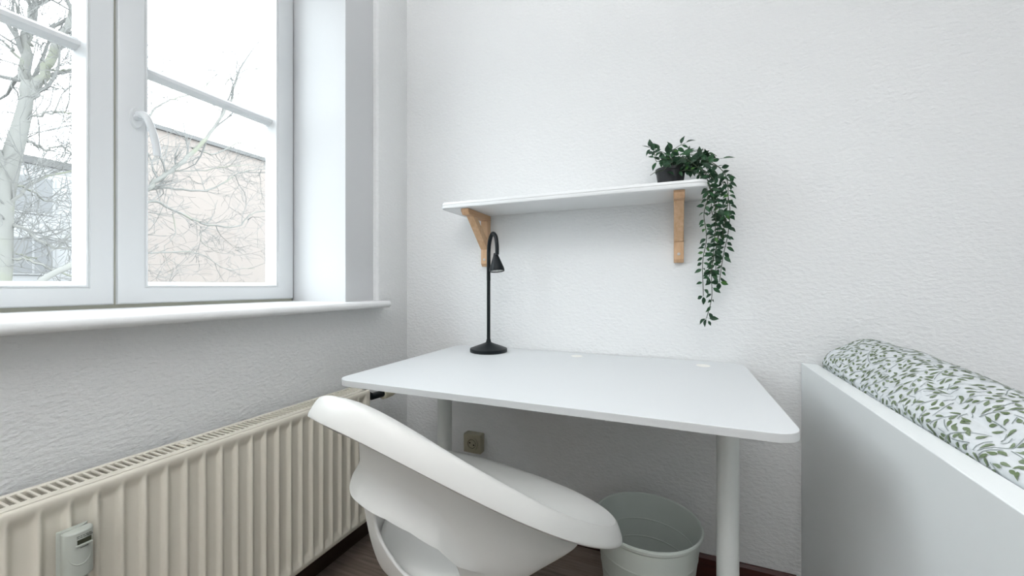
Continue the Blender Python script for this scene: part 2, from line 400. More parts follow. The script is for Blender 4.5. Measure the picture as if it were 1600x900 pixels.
# ------------------------------------------------------------------ radiator
RA = empty('panel_radiator', (.08, -1.19, .15), 'cream ribbed panel radiator hung on the wall below the window', 'radiator')
Y0, Y1, Z0, Z1, XF, XB = -1.99, -.39, .148, .638, .130, .034
pitch = .0388; depth = .0095
def ribs(y, z):
    u = ((Y1-.018-y) % pitch)/pitch
    if y > Y1-.018 or y < Y0+.018: return 0
    # recess profile across: 0 on ridge .. 1 in the channel
    tz = min(max((Z1-.012-z)/.030, 0), 1); bz = min(max((z-Z0-.012)/.030, 0), 1)
    half = .30+.12*(1-tz*tz) if tz < 1 else .30
    a = abs(u-.5)
    c = min(max((.46-a)/(.46-half+.02), 0), 1)
    c = c*c*(3-2*c)
    tz = tz*tz*(3-2*tz); bz = bz*bz*(3-2*bz)
    return c*min(tz, bz)
zs = [Z0, Z0+.004, Z0+.012, Z0+.018, Z0+.026, Z0+.034, Z0+.042, Z0+.06]+[Z0+.06+(Z1-.06-Z0-.06)*k/6 for k in range(1, 6)]+[Z1-.06, Z1-.046, Z1-.042, Z1-.036, Z1-.030, Z1-.024, Z1-.018, Z1-.012, Z1-.006, Z1-.002, Z1]
ny = int((Y1-Y0)/pitch*14)
rows = []
for z in zs:
    e = 0
    if z > Z1-.007: e = .006*(1-math.sqrt(max(0, 1-((z-(Z1-.007))/.007)**2)))
    if z < Z0+.005: e = .003
    rows.append([(XF-e-depth*ribs(Y0+(Y1-Y0)*j/ny, z), Y0+(Y1-Y0)*j/ny, z) for j in range(ny+1)])
mb = MB().grid(rows)
part('front_panel', mb, M['radiator'], RA, smooth=60).modifiers.new('sol', 'SOLIDIFY').thickness = .003
part('back_panel', MB().box(XB, XB+.012, Y0+.01, Y1-.004, Z0, Z1-.014), M['radiator'], RA, bev=.003)
mb = MB()
for k in range(62): mb.box(XB+.014, XF-.016, Y0+.02+k*.0255, Y0+.022+k*.0255, Z0+.03, Z1-.035)
part('convector_fins', mb, M['radiator'], RA)
for (a, b) in ((Y0, Y0+.0015), (Y1-.0015, Y1)):
    part('side_panel', MB().box(XB, XF-.007, a, b, Z0+.004, Z1-.002), M['radiator'], RA)
tg = MB().box(XB, XB+.012, Y0, Y1, Z1-.016, Z1).box(XF-.032, XF-.013, Y0, Y1, Z1-.020, Z1).box(XB, XF-.013, Y0, Y0+.012, Z1-.016, Z1).box(XB, XF-.013, Y1-.014, Y1, Z1-.016, Z1)
part('grille_frame', tg, M['radiator'], RA, bev=.0015, seg=1)
bar = MB().box(-.031, .031, -.0021, .0021, -.003, .0).mesh('grille_bar'); bar.materials.append(M['radiator'])
nb = int((Y1-Y0-.03)/.0127)
for k in range(nb):
    o = bpy.data.objects.new('grille_bar', bar); COL.objects.link(o); o.parent = RA
    o.location = (XB+.012+(XF-.032-XB-.012)/2-RA.location.x, Y1-.022-k*.0127-RA.location.y, Z1-.001-RA.location.z)
    o.scale = ((XF-.032-XB-.012+.002)/.062, 1, 1)
cp = at_x(291, 676, XB+.04)
part('grille_clip', MB().box(XB+.024, XB+.050, cp.y-.008, cp.y+.008, Z1-.004, Z1+.003), M['radiator'], RA, bev=.002)
for y in (Y0+.25, Y1-.25):
    part('wall_bracket', MB().box(0, XB, y-.015, y+.015, Z0+.06, Z1-.06), M['white_metal'], RA)
part('feed_pipe', MB().tube([(.082, Y0+.06, Z0+.01), (.082, Y0+.06, 0.0)], .0085, 12), M['white_metal'], RA, smooth=60)
V = MB().tube([(.082, Y1-.004, .603), (.082, Y1+.05, .602), (.082, Y1+.06, .590), (.082, Y1+.125, .586)], [.010, .010, .0135, .0135], 16)
part('valve_joint', V, M['black'], RA, smooth=50)
V = MB(); n = 24
vy = Y1+.122
prof = [(.010, 0), (.0205, .002), (.0205, .014), (.0185, .016), (.0215, .020), (.0215, .052), (.019, .064), (.012, .069), (.0005, .070)]
V.grid([[(.082+r_*math.cos(2*PI*j/n), vy+t_, .583+r_*math.sin(2*PI*j/n)) for j in range(n)] for r_, t_ in prof], True)
part('thermostat_head', V, M['valve'], RA, smooth=40, label='beige thermostat head')
# heat meter clipped on the ribs
yl, yr = CAM.y+.348, CAM.y+.389
HM = empty('heat_meter', (XF, (yl+yr)/2, .46), 'small grey heat meter with a dark display clipped on the radiator ribs', 'meter')
def rrect(y0, y1, z0, z1, r, n=5, rb=None):
    out = []
    rb = r if rb is None else rb
    for (cy, cz, a0, q) in ((y1-rb, z0+rb, -PI/2, rb), (y1-r, z1-r, 0, r), (y0+r, z1-r, PI/2, r), (y0+rb, z0+rb, PI, rb)):
        for k in range(n+1): t = a0+k*PI/2/n; out.append((cy+q*math.cos(t), cz+q*math.sin(t)))
    return out
# plan outline: bowed front, extruded upwards
def meter_body(x0, x1, z0, z1, g=0):
    P = [(x0, yl-g)]
    for k in range(13):
        t = k/12; P.append((x1-.007*(2*t-1)**4-.004*(2*t-1)**2, yl-g+(yr-yl+2*g)*t))
    P.append((x0, yr+g)); return MB().prism(P, z0, z1)
part('base_plate', meter_body(XF+.0, XF+.012, .458, .570, .001), M['meter'], HM, smooth=40, bev=.001)
part('cover', meter_body(XF+.012, XF+.036, .482, .570), M['meter'], HM, smooth=40, bev=.0025)
ym = (yl+yr)/2+.004
part('display', MB().box(XF+.0345, XF+.0365, ym-.0095, ym+.0095, .5465, .5545), M['lcd'], HM)
part('display_ledge', MB().box(XF+.034, XF+.0385, ym-.0115, ym+.0115, .5425, .5455), M['meter'], HM, bev=.001)
mb = MB().box(XF+.034, XF+.0363, ym-.0055, ym+.0055, .5385, .5400)
rr = random.Random(5)
for row, z in enumerate((.5575, .5605)):
    y = ym-.010
    while y < ym+.009:
        wd = rr.uniform(.002, .004); mb.box(XF+.034, XF+.0362, y, y+wd, z, z+.0013); y += wd+.001
part('printed_marks', mb, M['ink'], HM)
pts = [(XF+.0355-.006*abs(math.cos(t))**3, (yl+yr)/2+.0155*math.cos(t), .530+.022*math.sin(t)) for t in [PI+k*PI/14 for k in range(15)]]
part('relief_arc', MB().tube(pts, .0014, 6), M['meter'], HM, smooth=60)
# ------------------------------------------------------------------ desk
DX0, DX1, DY0, DY1, DZ = .291, 1.408, -.709, -.006, .762
DK = empty('desk', ((DX0+DX1)/2, -.36, 0), 'white desk with rounded corners on tubular legs against the wall', 'desk')
tp = rrect(DX0, DX1, DY0, DY1, .048, 8)
o = part('tabletop', MB().prism(tp, DZ-.018, DZ), [M['desk'], M['desk_edge_shade']], DK, smooth=40, bev=.0012)
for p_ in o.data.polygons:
    if abs(p_.normal.z) < .5: p_.material_index = 1  # side faces take the colour with painted shade
for i, (x, y) in enumerate(((.848, -.082), (1.279, -.094))):
    part('cable_plug', MB().lathe([(.0005, .0014), (.019, .0014), (.021, .0008), (.0215, 0)], (x, y, DZ), 32), M['cap'], DK, smooth=40, label='round off-white plug near the back edge')
for x, y in ((.408, -.31), (1.318, -.40)):
    leg = part('leg', MB().lathe([(.0262, .03), (.0262, .40), (.0262, DZ-.022)], (x, y, 0), 36), M['white_metal'], DK, smooth=50)
    fy0, fy1 = -.66, -.075
    mb = MB().prism(rrect(x-.021, x+.021, fy0, fy1, .0205, 8), .012, .046)
    part('foot', mb, M['white_metal'], DK, smooth=40, bev=.006)
    part('mounting_plate', MB().box(x-.03, x+.03, DY0+.08, DY1-.06, DZ-.026, DZ-.018), M['white_metal'], DK)
    mb = MB()
    for yy in (fy0+.03, fy1-.03): mb.lathe([(.014, 0), (.014, .012)], (x, yy, 0), 20)
    part('glide', mb, M['grey_plastic'], DK)
part('cross_rail', MB().box(.42, 1.31, -.37, -.33, DZ-.045, DZ-.018), M['white_metal'], DK, bev=.002)
# ------------------------------------------------------------------ lamp
LB = Vector((.494, -.118, DZ))
LP = empty('desk_lamp', LB, 'black gooseneck desk lamp with a cone head on the desk', 'lamp')
part('lamp_base', MB().lathe([(.0005, 0), (.074, 0), (.0755, .002), (.0755, .012), (.074, .014), (.020, .034), (.011, .038), (.009, .044), (.0085, .050)], LB, 56), M['black'], LP, smooth=30)
ptop = 1.060
part('pole', MB().tube([LB+Vector((0, 0, .045)), Vector((LB.x, LB.y, ptop))], .0072, 20), M['black'], LP, smooth=50)
hd = Vector((.060, -.046, 0)); hn = hd.normalized(); side = Vector((-hn.y, hn.x, 0))
neck = catmull([Vector((LB.x, LB.y, ptop-.01)), Vector((LB.x, LB.y, 1.12)), Vector((LB.x, LB.y, 1.17))+hn*.001, Vector((LB.x, LB.y, 1.212))+hn*.012, Vector((LB.x, LB.y, 1.236))+hn*.036, Vector((LB.x, LB.y, 1.222))+hn*.062, Vector((LB.x, LB.y, 1.185))+hn*.073, Vector((LB.x, LB.y, 1.150))+hn*.074], 8)
part('gooseneck', MB().tube(neck, .0078, 16), M['black'], LP, smooth=60)
hc = Vector((LB.x, LB.y, 0))+hn*.074; tilt = Matrix.Rotation(math.radians(8), 4, side) if True else None
mb = MB().lathe([(.0078, .072), (.0095, .066), (.012, .058), (.022, .030), (.0285, .012), (.0295, .004), (.0290, 0), (.0270, 0), (.0270, .006), (.0005, .006)], (0, 0, 0), 40)
def setlocal(mb_, pos, axis, ang):
    Mx = Matrix.Translation(pos) @ Matrix.Rotation(ang, 4, axis)
    mb_.v = [tuple(Mx @ Vector(p)) for p in mb_.v]; return mb_
TA = math.radians(-10)
part('lamp_head', setlocal(mb, (hc.x, hc.y, 1.085), side, TA), M['black'], LP, smooth=30)
part('lamp_lens', setlocal(MB().lathe([(.0268, .0045), (.0268, .003), (.0005, .003)], (0, 0, 0), 40), (hc.x, hc.y, 1.085), side, TA), M['lens'], LP, smooth=30)
mb = MB()
for k in range(7):
    a = 2*PI*k/6; q = (0, 0) if k == 6 else (.015*math.cos(a), .015*math.sin(a)); mb.lathe([(.0028, .0035), (.0028, .0022), (.0003, .0016)], (q[0], q[1], 0), 12)
part('light_diodes', setlocal(mb, (hc.x, hc.y, 1.085), side, TA), M['dot'], LP, smooth=30)
# ------------------------------------------------------------------ shelf and brackets
SX0, SX1, SY, SZ0, SZ1 = .326, 1.286, -.221, 1.333, 1.358
SH = empty('wall_shelf', ((SX0+SX1)/2, -.11, SZ0), 'white wall shelf with stepped edge on two wooden brackets', 'shelf')
def shelf_outline(g):
    return rrect(SX0+g, SX1-g, SY+g, .06, .030-g*.5, 6)
mb = MB(); rows = []
for g, z in ((.004, SZ0), (.001, SZ0+.002), (0, SZ0+.005), (0, SZ0+.0115), (.0035, SZ0+.0125), (.0035, SZ0+.014), (.0015, SZ0+.0155), (.0015, SZ0+.021), (.003, SZ1-.001), (.006, SZ1)):
    rows.append([(x, min(y, -.001), z) for x, y in shelf_outline(g)])
mb.grid(rows, True); n = len(rows[0]); L = len(mb.v)
mb.f += [tuple(range(n)), tuple(range(L-n, L))]; mb.m += [0, 0]
part('shelf_board', mb, M['shelf'], SH, smooth=35)
BRZ = 1.112
for x, lab in ((.4305, 'light wooden shelf bracket under the left end of the shelf, above the lamp'), (1.2045, 'light wooden shelf bracket under the plant end of the shelf')):
    BK = empty('shelf_bracket', (x, 0, BRZ), lab, 'bracket', 'wooden brackets under the wall shelf')
    h = .0165; t = .024
    part('horizontal_arm', MB().extrude([(-.202, SZ0-.0005), (-.202, SZ0-.010), (-.190, SZ0-t), (-.0, SZ0-t), (0, SZ0-.0005)], 'x', x-h, x+h), M['wood_h'], BK, bev=.0015)
    part('upright_arm', MB().extrude([(-.0005, SZ0-t-.0003), (-.030, SZ0-t-.0003), (-.030, BRZ+.012), (-.020, BRZ), (-.0005, BRZ)], 'x', x-h, x+h), M['wood'], BK, bev=.0015)
    zt, zb = SZ0-t-.0005, 1.186
    part('diagonal_brace', MB().extrude([(-.158, zt), (-.125, zt), (-.0302, zb+.038), (-.0302, zb), (-.034, zb)], 'x', x-h+.001, x+h-.001), M['wood'], BK, bev=.0012)
    sc = part('screw', setlocal(MB().lathe([(.0055, 0), (.0050, .0015), (.0005, .002)], (0, 0, 0), 16), (x, -.030, BRZ+.030), Vector((1, 0, 0)), PI/2), M['steel'], BK, smooth=30)
# ------------------------------------------------------------------ socket
SO = empty('wall_socket', (.375, 0, .34), 'beige surface-mounted wall socket under the desk', 'socket')
part('box', MB().box(.333, .417, -.040, -.0005, .299, .381), M['socket'], SO, bev=.004)
s_ = MB(); n = 32
s_.grid([[(.375+r_*math.cos(2*PI*j/n), y_, .340+r_*math.sin(2*PI*j/n)) for j in range(n)] for r_, y_ in ((.030, -.0402), (.029, -.0445), (.0215, -.0445), (.0195, -.0408), (.0005, -.0406))], True)
part('socket_well', s_, M['socket'], SO, smooth=35)
s_ = MB()
for a in (0,):
    for dx, dz in ((-.0095, .004), (.0095, -.004)):
        s_.grid([[(.375+dx+r_*math.cos(2*PI*j/12), -.0415, .340+dz+r_*math.sin(2*PI*j/12)) for j in range(12)] for r_ in (.0036, .0003)], True)
part('pin_holes', s_, M['socket_dark'], SO)
s_ = MB(); s_.grid([[(.375+r_*math.cos(2*PI*j/n), -.0411, .340+r_*math.sin(2*PI*j/n)) for j in range(n)] for r_ in (.0192, .0176)], True)
part('well_shadow_gap', s_, M['socket_dark'], SO)
# ------------------------------------------------------------------ waste bin
BC = (1.1115, -.2805, 0); BH = .315
BN = empty('waste_bin', BC, 'pale grey round plastic waste bin under the desk by the right leg', 'bin')
R0, R1 = .112, .154
def br(z): return R0+(R1-R0)*z/BH
prof = [(.0005, .004), (R0-.006, .004), (R0, .008)]
for z in (.06, .12, .18, .235): prof += [(br(z-.0035), z-.0035), (br(z)+.0009, z), (br(z+.0035), z+.0035)]
prof += [(br(BH-.018), BH-.018), (R1+.003, BH-.012), (R1+.0045, BH-.004), (R1+.003, BH), (R1, BH+.001), (R1-.003, BH-.002)]
for z in (.235, .18, .12, .06): prof += [(br(z+.003)-.0045, z+.003), (br(z)-.0054, z+.001), (br(z)-.0054, z-.001), (br(z-.003)-.0045, z-.003)]
prof += [(R0-.002, .012), (.0005, .010)]
part('bin_body', MB().lathe(prof, BC, 96), M['bin'], BN, smooth=14)
# ------------------------------------------------------------------ bed
BE = empty('bed', (2.0, -1.0, 0), 'white bed with a tall side board standing along the wall right of the desk', 'bed')
ra = math.radians(1.5)
def bed(x, y):
    """bed frame coordinates: x from the outer face of the side board, y from the back wall"""
    return (1.573-x*-math.cos(ra)+y*math.sin(ra), y*math.cos(ra))
def bedbox(x0, x1, y0, y1, z0, z1):
    mb_ = MB(); poly = [bed(x0, y0), bed(x1, y0), bed(x1, y1), bed(x0, y1)]
    return mb_.prism(poly, z0, z1)
BZ = .777
part('side_board', bedbox(0, .042, -2.04, -.004, 0, BZ), [M['bed']], BE, bev=.0015)
part('end_board', bedbox(.042, .99, -2.04, -2.0, 0, .60), M['bed'], BE, bev=.0015)
part('end_board', bedbox(.042, .99, -.050, -.022, 0, .50), M['bed'], BE, bev=.0015)
part('slat_base', bedbox(.044, .97, -1.99, -.055, .32, .36), M['bed'], BE)
part('back_rail', bedbox(.97, .99, -1.998, -.052, .12, .36), M['bed'], BE)
mt = part('mattress', bedbox(.05, .96, -1.99, -.06, .362, .56), M['sheet'], bev=.03, seg=4, label='white mattress lying in the bed behind the side board', cat='mattress')
# duvet: a long soft roll of bedding lying along the board
def duv(s, th):
    """s: metres from the wall end, th: angle around (0 = towards the desk, pi/2 = top)"""
    Lr = 1.55
    e = min(s/.05, 1); e = math.sqrt(max(1-(1-e)**2, 0))
    e2 = min((Lr-s)/.12, 1); e = min(e, math.sqrt(max(1-(1-e2)**2, 0)))
    c, n_ = math.cos(th), math.sin(th)
    pw = .95
    cx = math.copysign(abs(c)**pw, c); cz = math.copysign(abs(n_)**pw, n_)
    wv = noise.noise(Vector((s*3.2, c*1.1, n_*1.3)))*.012+noise.noise(Vector((s*9+th*1.5, c*3, n_*3+4)))*.005
    fold = .010*math.exp(-((th-1.05-.25*math.sin(s*5))/.10)**2)*min(1, max(0, (s-.35)/.2))
    rx, rz = (.128+wv-fold)*e, (.146+wv-fold)*e
    zc = .716+.008*math.sin(s*2.6+.6)-.030*min(s, 1)+.006*max(0, 1-s/.3)
    if n_ < 0: rz = (zc-.562)*e
    bx = .152+.006*math.sin(s*6)-cx*rx
    zz = zc+cz*rz
    k_ = min(max((zz-BZ-.003)/.02, 0), 1)
    if bx < .0445 and n_ < .9: bx = bx*k_+.0445*(1-k_)
    x, y = bed(bx, -.030-s)
    return Vector((x, y, zz))
NS, NT = 190, 112
sv = []
for i in range(NS+1):
    t = i/NS
    sv.append(1.55*t if .02 < t < .98 else 1.55*t)
sv = [.05*(1-math.cos(PI/2*k/16)) for k in range(16)]+[.05+1.38*k/160 for k in range(161)]+[1.43+.12*math.sin(PI/2*k/14) for k in range(1, 15)]
rows = [[duv(max(s, 0.0002), 2*PI*j/NT) for j in range(NT)] for s in sv]
mb = MB().grid(rows, True)
# printed leafy sprigs, laid 1 mm on the cloth
pr = MB(); rr = random.Random(21)
RADI = .137
def onc(s, a):
    th = a/RADI
    s = min(max(s, .004), 1.545)
    p_ = duv(s, th); e_ = .004
    n_ = (duv(min(s+e_, 1.549), th)-duv(max(s-e_, .001), th)).cross(duv(s, th+.03)-duv(s, th-.03))
    if n_.length < 1e-9: n_ = Vector((0, 0, 1))
    n_.normalize()
    c_ = Vector((*bed(.152, -.045-max(s, .08)), .70))
    if n_.dot(p_-c_) < 0: n_ = -n_
    return p_+n_*.0011
occ = {}
def free(s, a, r_, own=-1):
    k = (int(s/.02), int(a/.02))
    for i in (-1, 0, 1):
        for j in (-1, 0, 1):
            for (x_, y_, rr_, o_id) in occ.get((k[0]+i, k[1]+j), ()):
                if o_id != own and (x_-s)**2+(y_-a)**2 < (r_+rr_)**2: return False
    return True
def put(s, a, r_, own=-1): occ.setdefault((int(s/.02), int(a/.02)), []).append((s, a, r_, own))
def leafprint(s, a, ang, L_, W_):
    ca, sa = math.cos(ang), math.sin(ang)
    out = [(0, .0), (.30, .5), (.62, .95), (.86, .75), (1, 0), (.86, -.75), (.62, -.95), (.30, -.5)]
    ring_ = [onc(s+L_*(u*ca)-W_*.5*v*sa, a+L_*u*sa+W_*.5*v*ca) for u, v in out]
    mid_ = onc(s+L_*.6*ca, a+L_*.6*sa)
    n = len(ring_); pr.add(ring_+[mid_], [(i, (i+1) % n, n) for i in range(n)], 1)
def sprig(s, a, ang, steps, vid):
    path = []; curl = rr.uniform(-.10, .10); sg = 1
    for k in range(steps):
        if not (-.02 < s < 1.545 and -.15 < a < .56): break
        if k > 1 and not free(s, a, .003, vid): break
        path.append((s, a)); put(s, a, .0028, vid)
        if k % 2 == 0 or rr.random() < .55:
            la = ang+sg*rr.uniform(.45, .95); sg = -sg
            L_ = rr.uniform(.014, .021); W_ = rr.uniform(.0060, .0082)
            cs, ca_ = s+math.cos(la)*L_*.75, a+math.sin(la)*L_*.75
            if free(cs, ca_, .0050, vid) and free(s+math.cos(la)*L_*.75, a+math.sin(la)*L_*.75, .0025):
                leafprint(s+math.cos(la)*.003, a+math.sin(la)*.003, la, L_, W_); put(cs, ca_, .0045, vid)
        ang += curl+rr.gauss(0, .05); s += math.cos(ang)*.0092; a += math.sin(ang)*.0092
    if len(path) > 2:
        w_ = .0007
        for i in range(len(path)-1):
            (s0, a0), (s1, a1) = path[i], path[i+1]; d_ = math.hypot(s1-s0, a1-a0) or 1; nx, ny_ = -(a1-a0)/d_*w_, (s1-s0)/d_*w_
            pr.add([onc(s0+nx, a0+ny_), onc(s0-nx, a0-ny_), onc(s1-nx, a1-ny_), onc(s1+nx, a1+ny_)], [(0, 1, 2, 3)], 2)
vid = 0
for _ in range(6500):
    vid += 1; s, a = rr.uniform(0, 1.54), rr.uniform(-.14, .54)
    if free(s, a, .0036): sprig(s, a, rr.uniform(0, 2*PI), rr.randint(5, 18), vid)
for _ in range(7000):
    s, a = rr.uniform(0, 1.54), rr.uniform(-.14, .54)
    if free(s, a, .0056): leafprint(s, a, rr.uniform(0, 2*PI), rr.uniform(.011, .017), .006); put(s+.0, a, .006)
nv = len(mb.v); mb.add(pr.v, pr.f, 0); mb.m[-len(pr.m):] = pr.m
me = bpy.data.meshes.new('duvet'); me.from_pydata(mb.v, [], mb.f); me.polygons.foreach_set('material_index', mb.m)
link('duvet', me, [M['duvet'], M['print'], M['print2']], None, smooth=80)
tag(bpy.data.objects['duvet'], 'rolled white duvet with sage green leaf print lying along the bed board', 'duvet')
# ------------------------------------------------------------------ chair
CQ = dict(x0=.727, y0=-.766, th=-.264, a=.31, b=.272, zb=.829, zf=.496, p=1.628, lean=.022, n=2.129, tx=.195, nf=2.816)
def spw(v, p_): return math.copysign(abs(v)**p_, v)
def crim(ph, e=0):
    q = CQ; nn = q['n'] if math.cos(ph) > 0 else q['nf']
    # soften the exponent change
    k = .5+.5*math.tanh(math.cos(ph)*4); nn = q['nf']*(1-k)+q['n']*k
    X = (q['a']+e)*spw(math.sin(ph), 2/nn); Y = -(q['b']+e)*spw(math.cos(ph), 2/nn)
    yy = Y/(q['b']+e); X *= 1+q['tx']*yy
    Z = q['zf']+(q['zb']-q['zf'])*((1-yy)/2)**q['p']
    return X, Y-q['lean']*(Z-q['zf']), Z
def cworld(X, Y, Z):
    c, s = math.cos(CQ['th']), math.sin(CQ['th']); return Vector((CQ['x0']+c*X-s*Y, CQ['y0']+s*X+c*Y, Z))
S0, S1, KK, ZB, YO = .7707, .674, 3.96, .458, .0187
RIDGE = [(-75, .612), (-50, .612), (-26, .617), (-6, .624), (14, .619), (26, .605), (38, .578), (46, .537), (60, .50), (80, .49)]
HOLE = [(-4, .585), (-1, .611), (6, .615), (14, .612), (26, .598), (36, .575), (43, .541), (46, .510), (45, .490), (38, .481), (26, .480), (14, .487), (7, .508), (1, .530), (-3, .556)]
def interp(tab, x):
    if x <= tab[0][0]: return tab[0][1]
    for (a, b), (c, d) in zip(tab, tab[1:]):
        if x <= c: return b+(d-b)*(x-a)/(c-a)
    return tab[-1][1]
def smooth_poly(P, n=8):
    m_ = len(P); out = []
    for i in range(m_):
        a, b, c, d = [Vector(P[(i+k-1) % m_]) for k in range(4)]
        for k in range(n):
            t = k/n; out.append(.5*((2*b)+(c-a)*t+(2*a-5*b+4*c-d)*t*t+(3*b-a-3*c+d)*t*t*t))
    return out
# hole worked in (degrees/100, z) so both axes weigh alike
HP = smooth_poly([(a/180, z) for a, z in HOLE])
def inside(x, y):
    c = False; n = len(HP); j = n-1
    for i in range(n):
        if (HP[i].y > y) != (HP[j].y > y) and x < (HP[j].x-HP[i].x)*(y-HP[i].y)/(HP[j].y-HP[i].y)+HP[i].x: c = not c
        j = i
    return c
def nearest(x, y):
    best = None; q = Vector((x, y)); n = len(HP)
    for i in range(n):
        a, b = HP[i], HP[(i+1) % n]; d = b-a; t = max(0, min(1, (q-a).dot(d)/max(d.dot(d), 1e-12))); r_ = a+d*t; dd = (q-r_).length
        if best is None or dd < best[0]: best = (dd, r_)
    return best
def s0f(ph):
    d_ = math.degrees(ph); k_ = max(0, 1-((d_+48)/45)**2); return S0-.034*k_*k_
def zr(ph, tau): Z = crim(ph)[2]; return (Z-.045)*(1-tau)+ZB*tau
def body(ph, tau, z):
    tau = min(max(tau, 0), 1); X, Y, Z = crim(ph); s = S1+(s0f(ph)-S1)*(1-tau**KK)
    deg = math.degrees(ph); out = 0
    rz_ = interp(RIDGE, deg); dz = z-rz_
    fade = min(max((deg+85)/45, 0), 1)*min(max((62-deg)/28, 0), 1); fade = fade*fade*(3-2*fade)
    if dz >= 0: out = .025*max(0, 1-dz/.055)**1.8
    else: out = .025*max(0, 1+dz/.004)
    k = 1+out*fade/.22
    return cworld(X*s*k, Y*s*k+YO*tau, z)
NC = 300
cols = [-PI+2*PI*j/NC for j in range(NC)]
verts = []; 
NRW = 96; KR = 52
def taurow(ph, i):
    deg = math.degrees(ph); zt = zr(ph, 0); r_ = interp(RIDGE, deg)
    tr_ = min(max((zt-r_)/(zt-ZB), .12), .85); te = min(tr_+.0055/(zt-ZB), .9)
    if i <= KR: return tr_*i/KR
    if i == KR+1: return te
    return te+(1-te)*(i-KR-1)/(NRW-KR-1)

sections = []
# flange and inner roll-over
fl = [(.020, -.037), (.0215, -.0355), (.0205, -.031), (.014, -.0165), (.0065, -.0035), (.002, .0005), (-.005, .0003), (-.013, -.003)]
V_, F_ = [], []
def sst(a, b, x):
    t = min(max((x-a)/(b-a), 0), 1); return t*t*(3-2*t)
for e, dz in fl:
    for ph in cols:
        dg = math.degrees(ph); kl = sst(5, -50, dg)*sst(-150, -80, dg); kr = sst(60, 110, dg)
        X, Y, Z = crim(ph, e*(1-.45*kr) if e > 0 else e)
        V_.append(cworld(X, Y, Z+(dz*(1-.42*kl) if dz < -.0032 else dz)))
# blend from rim to body
for t in (.12, .28, .45, .62, .78, .9):
    for ph in cols:
        X0, Y0_, Z0_ = crim(ph, -.013); a = Vector((X0, Y0_, Z0_-.003))
        Xb, Yb, Zb = crim(ph); b = Vector((Xb*s0f(ph), Yb*s0f(ph), Zb-.045))
        c = Vector((a.x*.30+b.x*.70, a.y*.30+b.y*.70, a.z-.012))
        q = a*(1-t)**2+c*2*t*(1-t)+b*t*t
        V_.append(cworld(*q))
nfl = len(fl)+6
par = {}
for i in range(NRW+1):
    for j, ph in enumerate(cols):
        tau = taurow(ph, i)
        par[(i, j)] = [ph, zr(ph, tau), tau]
kill = set(); 
for i in range(NRW):
    for j in range(NC):
        j2 = (j+1) % NC
        cx_ = sum(par[q][0] for q in ((i, j), (i+1, j)))/2+PI/NC; cz_ = sum(par[q][1] for q in ((i, j), (i, j2), (i+1, j), (i+1, j2)))/4
        if inside(cx_/PI, cz_): kill.add((i, j))
touch = {}
for i in range(NRW):
    for j in range(NC):
        for q in ((i, j), (i, (j+1) % NC), (i+1, j), (i+1, (j+1) % NC)):
            touch.setdefault(q, [0, 0]); touch[q][(i, j) in kill] += 1
for q, (k0, k1) in touch.items():
    if k0 and k1:
        ph, z, tau = par[q]; _, r_ = nearest(ph/PI, z)
        zt, zb_ = zr(r_.x*PI, 0), ZB
        par[q] = [r_.x*PI, r_.y, (zt-r_.y)/(zt-zb_)]
for i in range(NRW+1):
    for j in range(NC):
        ph, z, tau = par[(i, j)]; V_.append(body(ph, tau, z))
# seat pan closing towards the middle
pan = [(.88, .0), (.94, 0)]
for f_, dz in ((.93, -.006), (.82, -.011), (.66, -.013), (.45, -.014), (.2, -.014), (.02, -.014)):
    for ph in cols:
        X, Y, Z = crim(ph); V_.append(cworld(X*S1*f_, Y*S1*f_+YO, ZB+dz))
NR = nfl+NRW+1+6
for i in range(NR-1):
    for j in range(NC):
        if (i-nfl, j) in kill: continue
        j2 = (j+1) % NC; F_.append((i*NC+j, i*NC+j2, (i+1)*NC+j2, (i+1)*NC+j))
F_.append(tuple((NR-1)*NC+j for j in range(NC)))
me = bpy.data.meshes.new('seat_shell'); me.from_pydata([tuple(v) for v in V_], [], F_)
bm = bmesh.new(); bm.from_mesh(me); bmesh.ops.recalc_face_normals(bm, faces=bm.faces); bm.to_mesh(me); bm.free()
CH = empty('swivel_chair', (CQ['x0'], CQ['y0'], 0), 'white moulded plastic swivel chair with a cut-out low in its back', 'chair')
sh = link('seat_shell', me, M['chair'], CH, smooth=50)
sm = sh.modifiers.new('sol', 'SOLIDIFY'); sm.thickness = .006; sm.offset = 0
